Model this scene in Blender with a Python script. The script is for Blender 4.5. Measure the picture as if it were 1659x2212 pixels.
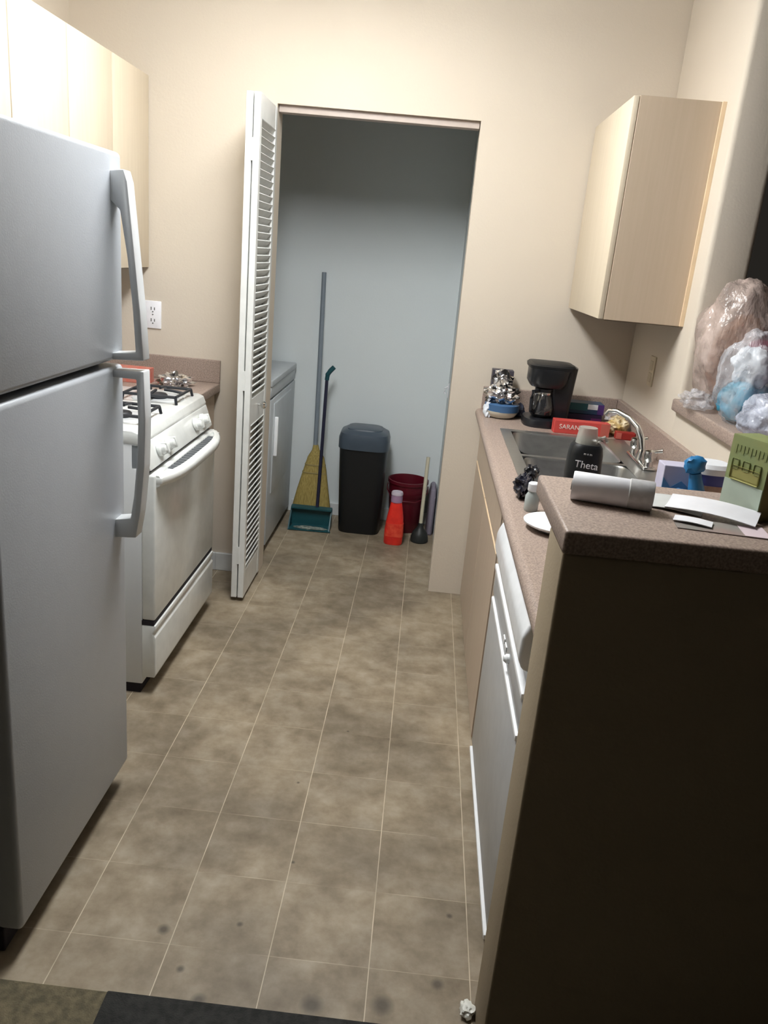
import bpy, bmesh, math, random
from mathutils import Vector, Matrix, noise
random.seed(7)
R = math.radians
for o in list(bpy.data.objects): bpy.data.objects.remove(o)
SC = bpy.context.scene
COL = SC.collection

# ------------------------------------------------------------------ camera
F_PX, PITCH, YAW, ROLL, CAM_H = 1736.7, R(17.736), R(1.863), R(5.238), 1.537
def _cam_vec(Xr, Zr, d):
    X = Xr*math.cos(ROLL) - Zr*math.sin(ROLL); Z = Xr*math.sin(ROLL) + Zr*math.cos(ROLL)
    x = X; y = d*math.cos(PITCH) + Z*math.sin(PITCH); z = -d*math.sin(PITCH) + Z*math.cos(PITCH)
    return Vector((x*math.cos(YAW) - y*math.sin(YAW), x*math.sin(YAW) + y*math.cos(YAW), z))
cam_data = bpy.data.cameras.new('camera'); cam = bpy.data.objects.new('camera', cam_data); COL.objects.link(cam)
_r, _u, _f = _cam_vec(1, 0, 0), _cam_vec(0, 1, 0), _cam_vec(0, 0, 1)
cam.matrix_world = Matrix(((_r.x, _u.x, -_f.x, 0), (_r.y, _u.y, -_f.y, 0), (_r.z, _u.z, -_f.z, CAM_H), (0, 0, 0, 1)))
cam_data.sensor_fit = 'VERTICAL'; cam_data.sensor_height = 36; cam_data.lens = F_PX/2212*36
cam_data.clip_start = .02
SC.camera = cam

# ------------------------------------------------------------------ world, lights, exposure
w = bpy.data.worlds.new('world'); SC.world = w; w.use_nodes = True
w.node_tree.nodes['Background'].inputs[0].default_value = (.9, .8, .68, 1)
w.node_tree.nodes['Background'].inputs[1].default_value = .02
LX, LY, LZ = -.40, 2.35, 2.56
LAMP_POWER = 42   # the fixture itself lights the room, see ceiling_lamp
SC.view_settings.view_transform = 'Standard'; SC.view_settings.look = 'None'
SC.view_settings.exposure = 0.0; SC.view_settings.gamma = 1; SC.view_settings.use_curve_mapping = False

# ------------------------------------------------------------------ materials
def mat(name, col, rough=.6, metal=0, spec=.4, coat=0, var=None, bump=0, bscale=200, alpha=1, trans=0, emis=0, stretch=None, vscale=20):
    m = bpy.data.materials.new(name); m.use_nodes = True
    nt = m.node_tree; b = nt.nodes['Principled BSDF']
    b.inputs['Base Color'].default_value = (*col, 1); b.inputs['Roughness'].default_value = rough
    b.inputs['Metallic'].default_value = metal; b.inputs['Specular IOR Level'].default_value = spec
    b.inputs['Coat Weight'].default_value = coat; b.inputs['Alpha'].default_value = alpha
    b.inputs['Transmission Weight'].default_value = trans
    if emis:
        b.inputs['Emission Color'].default_value = (*col, 1); b.inputs['Emission Strength'].default_value = emis
    tc = nt.nodes.new('ShaderNodeTexCoord')
    src = tc.outputs['Object']
    if stretch:
        mp = nt.nodes.new('ShaderNodeMapping'); mp.inputs['Scale'].default_value = stretch
        nt.links.new(src, mp.inputs['Vector']); src = mp.outputs['Vector']
    # every material varies slightly
    n = nt.nodes.new('ShaderNodeTexNoise'); n.inputs['Scale'].default_value = vscale; n.inputs['Detail'].default_value = 4
    nt.links.new(src, n.inputs['Vector'])
    rp = nt.nodes.new('ShaderNodeValToRGB')
    c2 = var if var else tuple(c*.93 for c in col)
    rp.color_ramp.elements[0].position = .35; rp.color_ramp.elements[1].position = .65
    rp.color_ramp.elements[0].color = (*c2, 1); rp.color_ramp.elements[1].color = (*col, 1)
    nt.links.new(n.outputs['Fac'], rp.inputs['Fac']); nt.links.new(rp.outputs['Color'], b.inputs['Base Color'])
    if bump:
        n2 = nt.nodes.new('ShaderNodeTexNoise'); n2.inputs['Scale'].default_value = bscale
        nt.links.new(tc.outputs['Object'], n2.inputs['Vector'])
        bp = nt.nodes.new('ShaderNodeBump'); bp.inputs['Strength'].default_value = bump; bp.inputs['Distance'].default_value = .002
        nt.links.new(n2.outputs['Fac'], bp.inputs['Height']); nt.links.new(bp.outputs['Normal'], b.inputs['Normal'])
    return m

def floor_mat():
    m = bpy.data.materials.new('vinyl_tile'); m.use_nodes = True; nt = m.node_tree; N = nt.nodes; L = nt.links
    b = N['Principled BSDF']; tc = N.new('ShaderNodeTexCoord'); sp = N.new('ShaderNodeSeparateXYZ'); L.new(tc.outputs['Object'], sp.inputs[0])
    def M(op, a, c=None, v=None):
        n = N.new('ShaderNodeMath'); n.operation = op
        if isinstance(a, (int, float)): n.inputs[0].default_value = a
        else: L.new(a, n.inputs[0])
        if c is not None:
            if isinstance(c, (int, float)): n.inputs[1].default_value = c
            else: L.new(c, n.inputs[1])
        return n.outputs[0]
    S = .229
    def line(out, off, wd):
        t = M('DIVIDE', M('SUBTRACT', out, off), S)
        fr = M('ABSOLUTE', M('SUBTRACT', M('FRACT', M('ADD', t, .5)), .5))
        return M('LESS_THAN', fr, wd/S), M('FLOOR', M('ADD', t, 100))
    lx, ix = line(sp.outputs[0], -.6732, .0011)
    ly, iy = line(sp.outputs[1], 1.4209, .0010)
    # line strength breaks up
    nz = N.new('ShaderNodeTexNoise'); nz.inputs['Scale'].default_value = 5; L.new(tc.outputs['Object'], nz.inputs['Vector'])
    rz = N.new('ShaderNodeMapRange'); rz.inputs[1].default_value = .35; rz.inputs[2].default_value = .65; L.new(nz.outputs['Fac'], rz.inputs[0])
    lxs = M('MULTIPLY', lx, M('ADD', M('MULTIPLY', rz.outputs[0], .5), .35))
    lys = M('MULTIPLY', ly, M('MULTIPLY', rz.outputs[0], .4))
    lm = M('MAXIMUM', lxs, lys)
    # mottled base
    cb = N.new('ShaderNodeCombineXYZ'); L.new(M('MULTIPLY', ix, 3.7), cb.inputs[0]); L.new(M('MULTIPLY', iy, .02), cb.inputs[1])
    va = N.new('ShaderNodeVectorMath'); va.operation = 'ADD'; L.new(tc.outputs['Object'], va.inputs[0]); L.new(cb.outputs[0], va.inputs[1])
    n1 = N.new('ShaderNodeTexNoise'); n1.inputs['Scale'].default_value = 12; n1.inputs['Detail'].default_value = 7; n1.inputs['Roughness'].default_value = .62
    L.new(va.outputs[0], n1.inputs['Vector'])
    r1 = N.new('ShaderNodeValToRGB'); e = r1.color_ramp.elements
    e[0].position = .30; e[0].color = (.190, .148, .098, 1); e[1].position = .72; e[1].color = (.36, .305, .23, 1)
    k = e.new(.5); k.color = (.27, .218, .152, 1)
    L.new(n1.outputs['Fac'], r1.inputs['Fac'])
    # wide dirt, shape of its own
    n2 = N.new('ShaderNodeTexNoise'); n2.inputs['Scale'].default_value = 2.4; n2.inputs['Detail'].default_value = 5
    L.new(tc.outputs['Object'], n2.inputs['Vector'])
    r2 = N.new('ShaderNodeMapRange'); r2.inputs[1].default_value = .38; r2.inputs[2].default_value = .60; r2.inputs[3].default_value = .70; r2.inputs[4].default_value = 1.08
    L.new(n2.outputs['Fac'], r2.inputs[0])
    mx = N.new('ShaderNodeVectorMath'); mx.operation = 'SCALE'; L.new(r1.outputs['Color'], mx.inputs[0]); L.new(r2.outputs[0], mx.inputs['Scale'])
    # scattered dark spots
    def spot(x, y, r):
        dx = M('SUBTRACT', sp.outputs[0], x); dy = M('SUBTRACT', sp.outputs[1], y)
        d = M('SQRT', M('ADD', M('MULTIPLY', dx, dx), M('MULTIPLY', dy, dy)))
        q = N.new('ShaderNodeMapRange'); q.inputs[1].default_value = r*.3; q.inputs[2].default_value = r; q.inputs[3].default_value = .75; q.inputs[4].default_value = 0
        L.new(d, q.inputs[0]); return q.outputs[0]
    s = None
    for x, y, r in SPOTS:
        q = spot(x, y, r); s = q if s is None else M('MAXIMUM', s, q)
    m1 = N.new('ShaderNodeMix'); m1.data_type = 'RGBA'; L.new(s, m1.inputs[0]); L.new(mx.outputs[0], m1.inputs[6]); m1.inputs[7].default_value = (.05, .042, .03, 1)
    m2 = N.new('ShaderNodeMix'); m2.data_type = 'RGBA'; L.new(lm, m2.inputs[0]); L.new(m1.outputs[2], m2.inputs[6]); m2.inputs[7].default_value = (.66, .56, .42, 1)
    L.new(m2.outputs[2], b.inputs['Base Color'])
    b.inputs['Roughness'].default_value = .5; b.inputs['Specular IOR Level'].default_value = .3
    return m
SPOTS = [(-.47, 1.46, .018), (-.34, 1.29, .02), (-.21, 1.72, .007), (.17, 1.40, .018), (-.30, 1.50, .01), (-.25, 2.05, .006),
         (-.13, 2.35, .006), (-.40, 1.36, .012), (.20, 1.60, .010), (.05, 1.33, .03), (-.1, 1.31, .03)]

WALL = mat('wall_paint', (.62, .55, .46), .75, var=(.61, .54, .45), bump=.25, bscale=120, vscale=3)
WALLW = mat('closet_paint', (.72, .77, .78), .75, var=(.71, .76, .77), bump=.2, bscale=120, vscale=3)
CEIL = mat('ceiling_paint', (.72, .69, .62), .85, bump=.3, bscale=90)
TRIM = mat('white_trim', (.70, .72, .72), .4)
TRACK = mat('shaded_track_metal', (.50, .42, .37), .45)  # white metal; the shade under the header is mixed into this tan
WOOD = mat('light_maple', (.66, .57, .44), .42, var=(.63, .54, .41), stretch=(14, 14, .6), vscale=6)
WOODB = mat('maple_base', (.52, .42, .325), .45, var=(.49, .39, .30), stretch=(14, 14, .6), vscale=6)
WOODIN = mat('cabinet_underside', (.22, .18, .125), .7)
EDGE = mat('maple_edge', (.78, .60, .40), .4)  # paler maple; on the base doors it paints a light-catching top edge
APPL = mat('appliance_white', (.72, .74, .75), .32, spec=.45, var=(.71, .73, .745))
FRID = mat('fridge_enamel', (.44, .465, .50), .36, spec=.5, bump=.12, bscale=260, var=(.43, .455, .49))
HANDG = mat('handle_gray', (.42, .43, .46), .45)
RANGE = mat('range_enamel', (.78, .80, .78), .18, spec=.55)
DWASH = mat('dishwasher_gray', (.44, .45, .46), .38)
DWHITE = mat('dishwasher_white', (.88, .90, .92), .25)
DRYER = mat('dryer_enamel', (.50, .53, .55), .4)
BLACK = mat('black_iron', (.02, .022, .028), .45)
DARK = mat('dark_gap', (.018, .014, .02), .8)
GASKET = mat('gasket', (.05, .05, .065), .6)
VENT = mat('vent_gray', (.10, .11, .12), .5)
CHROME = mat('chrome', (.75, .75, .74), .15, metal=1)
STEEL = mat('stainless', (.40, .40, .385), .32, metal=.85, var=(.34, .34, .325), stretch=(1, 30, 1))
LAM = mat('laminate_counter', (.42, .325, .27), .42, var=(.23, .175, .15), vscale=230, bump=.05)
CARPET = mat('carpet', (.17, .14, .085), .95, var=(.09, .08, .05), vscale=60, bump=1, bscale=300)
FLOOR = floor_mat()
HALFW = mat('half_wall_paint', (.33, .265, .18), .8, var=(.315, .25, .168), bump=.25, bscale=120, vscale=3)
FOIL = mat('foil', (.80, .80, .82), .16, metal=1)
BLKP = mat('black_plastic', (.012, .013, .016), .3, spec=.5)
BLKM = mat('black_matte_plastic', (.008, .009, .010), .45)
LIDB = mat('slate_lid', (.055, .075, .10), .35, spec=.5)
GLASSD = mat('dark_glass', (.02, .02, .022), .06, spec=.8, coat=.5)
REDBOX = mat('red_card', (.58, .07, .06), .45)
REDPALE = mat('red_card_worn', (.50, .12, .09), .5)
CREAM = mat('cream_print', (.82, .72, .66), .5)
NAVY = mat('navy_card', (.03, .045, .13), .5, var=(.02, .07, .10), vscale=8)
TEAL = mat('teal_card', (.03, .13, .16), .5)
PURP = mat('purple_card', (.08, .03, .16), .5)
PAPER = mat('white_paper', (.88, .88, .92), .6)
PAPER2 = mat('grey_paper', (.55, .56, .55), .6)
PAPER3 = mat('printed_paper', (.30, .22, .20), .6, var=(.24, .24, .22), vscale=14)
PINK = mat('pale_pink_paper', (.72, .60, .64), .6)
PLATE = mat('plate_white', (.85, .86, .88), .3)
YEL = mat('yellow_plastic', (.62, .42, .12), .35, var=(.7, .6, .4), vscale=30)
STRAW = mat('straw', (.40, .31, .10), .8, var=(.24, .18, .05), stretch=(60, 60, 2), vscale=5)
BLUEG = mat('steel_blue_paint', (.20, .235, .27), .4)
TEALP = mat('dark_teal_plastic', (.012, .075, .09), .4)
DIRT = mat('pale_dust', (.32, .33, .28), .9, var=(.10, .14, .13), vscale=60)
REDB = mat('red_bottle', (.85, .035, .02), .28, spec=.6, var=(.72, .02, .015))
MAUVE = mat('mauve_cap', (.36, .22, .34), .4)
BUCK = mat('burgundy_plastic', (.11, .006, .015), .35)
WOODS = mat('pale_stick', (.60, .56, .43), .5)
RUBB = mat('black_rubber', (.022, .025, .024), .45)
GREYM = mat('mauve_grey_plastic', (.27, .24, .30), .5)
GREEN = mat('green_card', (.29, .32, .13), .5, var=(.23, .29, .13), vscale=25)
GREEN2 = mat('olive_print', (.24, .28, .11), .5)
GREEN3 = mat('mustard_print', (.33, .31, .10), .5)
GREENP = mat('pale_green_print', (.47, .56, .47), .5)
GREENS = mat('green_card_shaded', (.20, .17, .06), .6)  # shade of the faces turned from the lamp, put into the card colour
BLUEC = mat('blue_plastic', (.03, .19, .42), .35)
BLUEL = mat('lavender_card', (.50, .48, .60), .5)
TEALC = mat('teal_cloth', (.06, .36, .50), .6, var=(.03, .22, .36), vscale=14)
BLUED = mat('deep_blue_cloth', (.05, .08, .32), .55)
MAROON = mat('maroon_cloth', (.22, .02, .05), .6)
BREAD = mat('tan_bread', (.45, .28, .20), .6, var=(.20, .09, .05), vscale=9)
WHITEC = mat('white_tissue', (.75, .80, .86), .6)
BONE = mat('off_white_plastic', (.72, .72, .66), .4)
CLEAR = mat('clear_bottle', (.55, .60, .58), .25, alpha=.75)
LAMPM = mat('lamp_diffuser', (.97, .99, 1.0), .5, emis=LAMP_POWER)
INK = mat('dark_print', (.10, .10, .10), .6)

def film_mat(name, tint, op):
    m = bpy.data.materials.new(name); m.use_nodes = True; nt = m.node_tree; N = nt.nodes; L = nt.links
    b = N['Principled BSDF']; b.inputs['Base Color'].default_value = (*tint, 1); b.inputs['Roughness'].default_value = .16
    b.inputs['Specular IOR Level'].default_value = .8
    t = N.new('ShaderNodeBsdfTransparent'); t.inputs[0].default_value = (.97, .97, .97, 1)
    mx = N.new('ShaderNodeMixShader'); nz = N.new('ShaderNodeTexNoise'); nz.inputs['Scale'].default_value = 14; nz.inputs['Detail'].default_value = 5
    tc = N.new('ShaderNodeTexCoord'); L.new(tc.outputs['Object'], nz.inputs['Vector'])
    mp = N.new('ShaderNodeMapping'); mp.inputs['Scale'].default_value = (60, 60, 22); mp.inputs['Rotation'].default_value = (.5, .4, .2)
    n3 = N.new('ShaderNodeTexNoise'); n3.inputs['Scale'].default_value = 1; n3.inputs['Distortion'].default_value = 1.5
    bp = N.new('ShaderNodeBump'); bp.inputs['Strength'].default_value = .8; bp.inputs['Distance'].default_value = .006
    L.new(tc.outputs['Object'], mp.inputs['Vector']); L.new(mp.outputs['Vector'], n3.inputs['Vector']); L.new(n3.outputs['Fac'], bp.inputs['Height']); L.new(bp.outputs['Normal'], b.inputs['Normal'])
    rp = N.new('ShaderNodeMapRange'); rp.inputs[1].default_value = .35; rp.inputs[2].default_value = .7; rp.inputs[3].default_value = op*.5; rp.inputs[4].default_value = min(1, op*1.6)
    L.new(nz.outputs['Fac'], rp.inputs[0]); L.new(rp.outputs[0], mx.inputs[0])
    L.new(t.outputs[0], mx.inputs[1]); L.new(b.outputs[0], mx.inputs[2]); L.new(mx.outputs[0], N['Material Output'].inputs[0])
    return m
FILM = film_mat('clear_film', (.80, .80, .84), .30)
FILMP = film_mat('pinkish_film', (.60, .48, .43), .50)
FILMB = film_mat('cloudy_film', (.70, .74, .86), .55)

# ------------------------------------------------------------------ mesh helpers
def nb(): return bmesh.new()
def box(bm, x0, x1, y0, y1, z0, z1, bev=0, seg=2):
    r = bmesh.ops.create_cube(bm, size=1)
    vs = r['verts']
    for v in vs:
        v.co = Vector(((x0+x1)/2 + v.co.x*(x1-x0), (y0+y1)/2 + v.co.y*(y1-y0), (z0+z1)/2 + v.co.z*(z1-z0)))
    if bev:
        es = list({e for v in vs for e in v.link_edges})
        bmesh.ops.bevel(bm, geom=es, offset=bev, segments=seg, affect='EDGES', profile=.5)
    return bm
def prism(bm, pts, axis, a, b, bev=0, seg=2):
    """extrude polygon; pts are the two other coordinates in order (x,y,z minus axis)"""
    def mk(p, t):
        c = list(p); c.insert(axis, t); return Vector(c)
    va = [bm.verts.new(mk(p, a)) for p in pts]; vb = [bm.verts.new(mk(p, b)) for p in pts]
    n = len(pts); fs = [bm.faces.new(va), bm.faces.new(vb[::-1])]
    for i in range(n): fs.append(bm.faces.new((va[i], vb[i], vb[(i+1) % n], va[(i+1) % n])))
    bmesh.ops.recalc_face_normals(bm, faces=fs)
    if bev: bmesh.ops.bevel(bm, geom=list({e for v in va+vb for e in v.link_edges}), offset=bev, segments=seg, affect='EDGES', profile=.5)
    return bm
def lathe(bm, prof, c=(0, 0, 0), n=28, axis='Z', sx=1, sy=1, cap=True):
    rings = []
    for r, z in prof:
        ring = []
        for i in range(n):
            t = 2*math.pi*i/n; p = Vector((r*math.cos(t)*sx, r*math.sin(t)*sy, z))
            if axis == 'X': p = Vector((p.z, p.x, p.y))
            if axis == 'Y': p = Vector((p.x, p.z, p.y))
            ring.append(bm.verts.new(p + Vector(c)))
        rings.append(ring)
    fs = []
    for a, b in zip(rings, rings[1:]):
        for i in range(n): fs.append(bm.faces.new((a[i], a[(i+1) % n], b[(i+1) % n], b[i])))
    if cap:
        fs.append(bm.faces.new(rings[0][::-1])); fs.append(bm.faces.new(rings[-1]))
    bmesh.ops.recalc_face_normals(bm, faces=fs)
    return bm
def tube(bm, pts, r, n=12):
    pts = [Vector(p) for p in pts]; rr = r if isinstance(r, (list, tuple)) else [r]*len(pts)
    rings = []; up = Vector((0.13, .31, 1)).normalized()
    for i, p in enumerate(pts):
        d = (pts[min(i+1, len(pts)-1)] - pts[max(i-1, 0)]).normalized()
        a = d.cross(up)
        if a.length < .05: a = d.cross(Vector((1, 0, 0)))
        a.normalize(); b = d.cross(a)
        rings.append([bm.verts.new(p + rr[i]*(math.cos(2*math.pi*k/n)*a + math.sin(2*math.pi*k/n)*b)) for k in range(n)])
    fs = []
    for A, B in zip(rings, rings[1:]):
        for k in range(n): fs.append(bm.faces.new((A[k], A[(k+1) % n], B[(k+1) % n], B[k])))
    fs.append(bm.faces.new(rings[0][::-1])); fs.append(bm.faces.new(rings[-1]))
    bmesh.ops.recalc_face_normals(bm, faces=fs)
    return bm
def sring(bm, secs, n=32, p=4):
    """stack of superellipse sections (cx, cy, z, half-x, half-y)"""
    rings = []
    for cx, cy, z, hx, hy in secs:
        ring = []
        for i in range(n):
            t = 2*math.pi*i/n; c, s = math.cos(t), math.sin(t)
            ring.append(bm.verts.new((cx + hx*math.copysign(abs(c)**(2/p), c), cy + hy*math.copysign(abs(s)**(2/p), s), z)))
        rings.append(ring)
    fs = []
    for a, b in zip(rings, rings[1:]):
        for i in range(n): fs.append(bm.faces.new((a[i], a[(i+1) % n], b[(i+1) % n], b[i])))
    fs.append(bm.faces.new(rings[0][::-1])); fs.append(bm.faces.new(rings[-1]))
    bmesh.ops.recalc_face_normals(bm, faces=fs); return bm
def crumple(bm, c, rad, amp=.25, freq=2.2, seed=0, sub=4, floor=None, sharp=1.0):
    b2 = bmesh.new(); bmesh.ops.create_icosphere(b2, subdivisions=sub, radius=1)
    for v in b2.verts:
        d = v.co.normalized(); q = d*freq + Vector((seed*7.1, seed*3.3, seed))
        r = 1 + amp*(noise.noise(q)*1.3) + amp*.7*sharp*(.5-abs(noise.noise(q*2.6)))*1.2 + amp*.35*sharp*(.3-abs(noise.noise(q*6)))
        v.co = Vector((c[0] + d.x*r*rad[0], c[1] + d.y*r*rad[1], c[2] + d.z*r*rad[2]))
        if floor is not None and v.co.z < floor: v.co.z = floor + .0005*random.random()
    me = bpy.data.meshes.new('tmp'); b2.to_mesh(me); b2.free(); bm.from_mesh(me); bpy.data.meshes.remove(me)
    return bm
def root_loc(p):
    v = Vector((0, 0, 0))
    while p is not None: v += Vector(p.location); p = p.parent
    return v
def is_local(p):
    while p is not None:
        if p.get('_local'): return True
        p = p.parent
    return False
def obj(name, bm, m, parent=None, smooth=False, label=None, loc=None, angle=35):
    """one mesh object; vertices are given in world space, local when loc is None and parent rotated"""
    off = root_loc(parent) if parent is not None else (Vector(loc) if loc else Vector((0, 0, 0)))
    if parent is not None and is_local(parent): off = Vector((0, 0, 0))
    bmesh.ops.translate(bm, verts=bm.verts, vec=-off)
    me = bpy.data.meshes.new(name); bm.to_mesh(me); bm.free()
    for mm in (m if isinstance(m, (list, tuple)) else [m]): me.materials.append(mm)
    if smooth:
        for p in me.polygons: p.use_smooth = True
        try: me.set_sharp_from_angle(angle=R(angle))
        except Exception: pass
    o = bpy.data.objects.new(name, me); COL.objects.link(o)
    if parent is not None: o.parent = parent
    elif loc: o.location = loc
    if label: o['label'] = label
    return o
def tag(o, label, cat, group=None, kind=None):
    o['label'] = label; o['category'] = cat
    if group: o['group'] = group
    if kind: o['kind'] = kind
    return o
def thing(name, label, cat, loc=(0, 0, 0), rz=0, group=None, rot=None):
    o = bpy.data.objects.new(name, None); COL.objects.link(o); o.location = loc
    o.empty_display_size = .05
    if rot: o.rotation_euler = rot
    else: o.rotation_euler = (0, 0, rz)
    return tag(o, label, cat, group)
def solo(name, bm, m, label, cat, loc, smooth=False, group=None, angle=35):
    return tag(obj(name, bm, m, None, smooth, loc=loc, angle=angle), label, cat, group)
def struct(name, bm, m, smooth=False, loc=None, parent=None):
    o = obj(name, bm, m, parent, smooth, loc=loc)
    if parent is None: o['kind'] = 'structure'
    return o
def text(name, s, size, m, parent, matrix, ext=.0006):
    """lettering as a mesh part; matrix places it in the parent's world frame"""
    cu = bpy.data.curves.new('t', 'FONT'); cu.body = s; cu.size = size; cu.extrude = ext; cu.align_x = 'CENTER'; cu.align_y = 'CENTER'
    to = bpy.data.objects.new('t', cu); COL.objects.link(to)
    bpy.context.view_layer.update()
    me = bpy.data.meshes.new_from_object(to.evaluated_get(bpy.context.evaluated_depsgraph_get()))
    bpy.data.objects.remove(to); bpy.data.curves.remove(cu)
    me.name = name; me.transform(matrix)
    if not is_local(parent): me.transform(Matrix.Translation(-root_loc(parent)))
    me.materials.clear(); me.materials.append(m)
    o = bpy.data.objects.new(name, me); COL.objects.link(o); o.parent = parent
    return o
def facing_cam(loc, tilt=0):      # text standing upright, read from -Y
    return Matrix.Translation(loc) @ Matrix.Rotation(tilt, 4, 'Y') @ Matrix.Rotation(R(90), 4, 'X')

# ------------------------------------------------------------------ the setting
YB, CY = 3.62, 4.65          # kitchen back wall, closet back wall
XJ, XL, HD = .131, -.706, 2.085
XLW, XRW, XRO = -1.57, .89, 1.035
CZ = 2.65; YD = 1.28
b = nb(); box(b, XLW-.12, 1.035, YD, CY+.12, -.05, 0); struct('floor', b, FLOOR)
b = nb(); box(b, -3.0, 3.0, -1.5, YD, -.05, .004); struct('floor_carpet', b, CARPET)
b = nb(); box(b, XLW-.12, XRO, .9, CY+.12, CZ, CZ+.05); struct('ceiling', b, CEIL)
b = nb(); box(b, XLW-.12, XLW, -1.5, CY+.12, 0, CZ); struct('wall_left', b, WALL)
b = nb()
box(b, XLW, XL, YB, YB+.12, 0, CZ); box(b, XL, XJ, YB, YB+.12, HD, CZ); box(b, XJ, XRO, YB, YB+.12, 0, CZ)
struct('wall_back', b, WALL)
b = nb(); box(b, XRW, XRO, 2.83, YB, 0, CZ, .018, 4); struct('wall_right', b, WALL, smooth=True)
b = nb(); box(b, XRW, XRO, 1.36, 2.83, 0, 1.11); struct('wall_right_half', b, WALL)
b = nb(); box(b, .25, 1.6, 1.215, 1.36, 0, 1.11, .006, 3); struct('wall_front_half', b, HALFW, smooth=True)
b = nb(); box(b, XLW, .30, CY, CY+.12, 0, CZ); struct('wall_closet_back', b, WALLW)
b = nb(); box(b, .152, .27, YB+.12, CY, 0, CZ); struct('wall_closet_right', b, WALLW)
b = nb(); box(b, XLW, -.915, YB-.014, YB, 0, .09, .003); box(b, -.915, -.757, YB-.014, YB, 0, .09, .003); struct('baseboard_back', b, TRIM)
b = nb(); box(b, XL+.003, XJ-.003, YB+.02, YB+.075, HD-.028, HD, .002); struct('trim_1', b, TRACK)
b = nb(); box(b, XLW, -.914, CY-.014, CY, 0, .08, .002); box(b, -.72, .152, CY-.012, CY, 0, .075, .002); struct('baseboard_closet', b, TRIM)

# ceiling lamp that lights the kitchen
t = thing('ceiling_lamp', 'long white fluorescent ceiling fixture above the kitchen floor', 'lamp', (LX, LY, CZ))
b = nb(); box(b, LX-.12, LX+.12, LY-.50, LY+.50, LZ, CZ, .01); obj('housing', b, TRIM, t)
b = nb(); box(b, LX-.16, LX+.16, LY-.55, LY+.55, LZ-.085, LZ, .02, 3); obj('diffuser', b, LAMPM, t, True)

# ------------------------------------------------------------------ refrigerator
t = thing('refrigerator', 'tall white top-freezer refrigerator with two long bowed handles', 'refrigerator', (-1.1, 1.66, 0))
FY0, FY1, FX = 1.34, 1.976, -.743
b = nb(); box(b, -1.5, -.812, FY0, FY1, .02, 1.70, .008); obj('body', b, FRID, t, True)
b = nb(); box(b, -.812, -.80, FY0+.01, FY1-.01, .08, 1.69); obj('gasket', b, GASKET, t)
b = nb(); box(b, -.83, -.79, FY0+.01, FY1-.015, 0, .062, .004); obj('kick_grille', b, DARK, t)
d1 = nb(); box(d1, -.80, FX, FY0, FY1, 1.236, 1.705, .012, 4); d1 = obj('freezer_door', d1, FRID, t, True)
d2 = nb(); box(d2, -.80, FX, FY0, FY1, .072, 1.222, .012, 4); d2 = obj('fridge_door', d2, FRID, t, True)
hy0, hy1 = 1.905, 1.95
# freezer handle: fixed at the top, bows outwards and returns at the bottom
b = nb(); prism(b, [(-.745, 1.662), (-.712, 1.666), (-.704, 1.64), (-.690, 1.50), (-.676, 1.36), (-.668, 1.243), (-.745, 1.240), (-.745, 1.256), (-.688, 1.262), (-.694, 1.36), (-.706, 1.48), (-.722, 1.58), (-.745, 1.60)], 1, hy0, hy1, .003)
obj('handle', b, APPL, d1, True)
b = nb(); prism(b, [(-.745, 1.215), (-.668, 1.218), (-.664, 1.10), (-.667, .98), (-.678, .86), (-.690, .790), (-.745, .786), (-.745, .835), (-.704, .842), (-.695, .90), (-.686, 1.0), (-.683, 1.10), (-.687, 1.197), (-.745, 1.198)], 1, hy0, hy1, .003)
obj('handle', b, APPL, d2, True)

# ------------------------------------------------------------------ gas range
t = thing('gas_range', 'white freestanding gas range with front knobs between refrigerator and counter', 'stove', (-1.2, 2.81, 0))
SY0, SY1 = 2.44, 3.185
b = nb(); box(b, -1.53, -.865, SY0, SY1, .04, .90, .004); obj('body', b, APPL, t, True)
b = nb(); box(b, -1.5, -.875, SY0+.01, SY1-.01, 0, .06); obj('base', b, DARK, t)
b = nb(); prism(b, [(-1.545, .895), (-1.545, .938), (-.895, .938), (-.872, .93), (-.862, .905), (-.862, .895)], 1, SY0-.002, SY1+.002, .003); obj('cooktop', b, RANGE, t, True)
b = nb(); prism(b, [(-.90, .897), (-.860, .897), (-.832, .812), (-.90, .812)], 1, SY0, SY1, .005); cp = obj('control_panel', b, RANGE, t, True)
for ky in (2.555, 2.645, 2.975, 3.065):
    b = nb(); lathe(b, [(.024, 0), (.024, .010), (.019, .014), (.017, .026), (.012, .03)], n=24)
    prism(b, [(-.021, .010), (.021, .010), (.018, .034), (-.018, .034)], 0, -.006, .006, .002)
    bmesh.ops.transform(b, verts=b.verts, matrix=Matrix.Translation((-.845, ky, .857)) @ Matrix.Rotation(R(72), 4, 'Y') @ Matrix.Rotation(R(98), 4, 'Z'))
    obj('knob', b, RANGE, cp, True)
b = nb(); box(b, -.866, -.846, SY0+.004, SY1-.004, .80, .814); obj('gap_strip', b, DARK, t)
b = nb(); box(b, -.866, -.820, SY0, SY1, .285, .799, .008, 3); od = obj('oven_door', b, RANGE, t, True)
b = nb()   # bowed handle
n = 14; pf = []
for i in range(n+1):
    s = i/n; y = SY0+.012 + (SY1-SY0-.024)*s; bow = 1-(2*s-1)**4
    pf.append((-.812 + .045*bow, y, .775))
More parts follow.
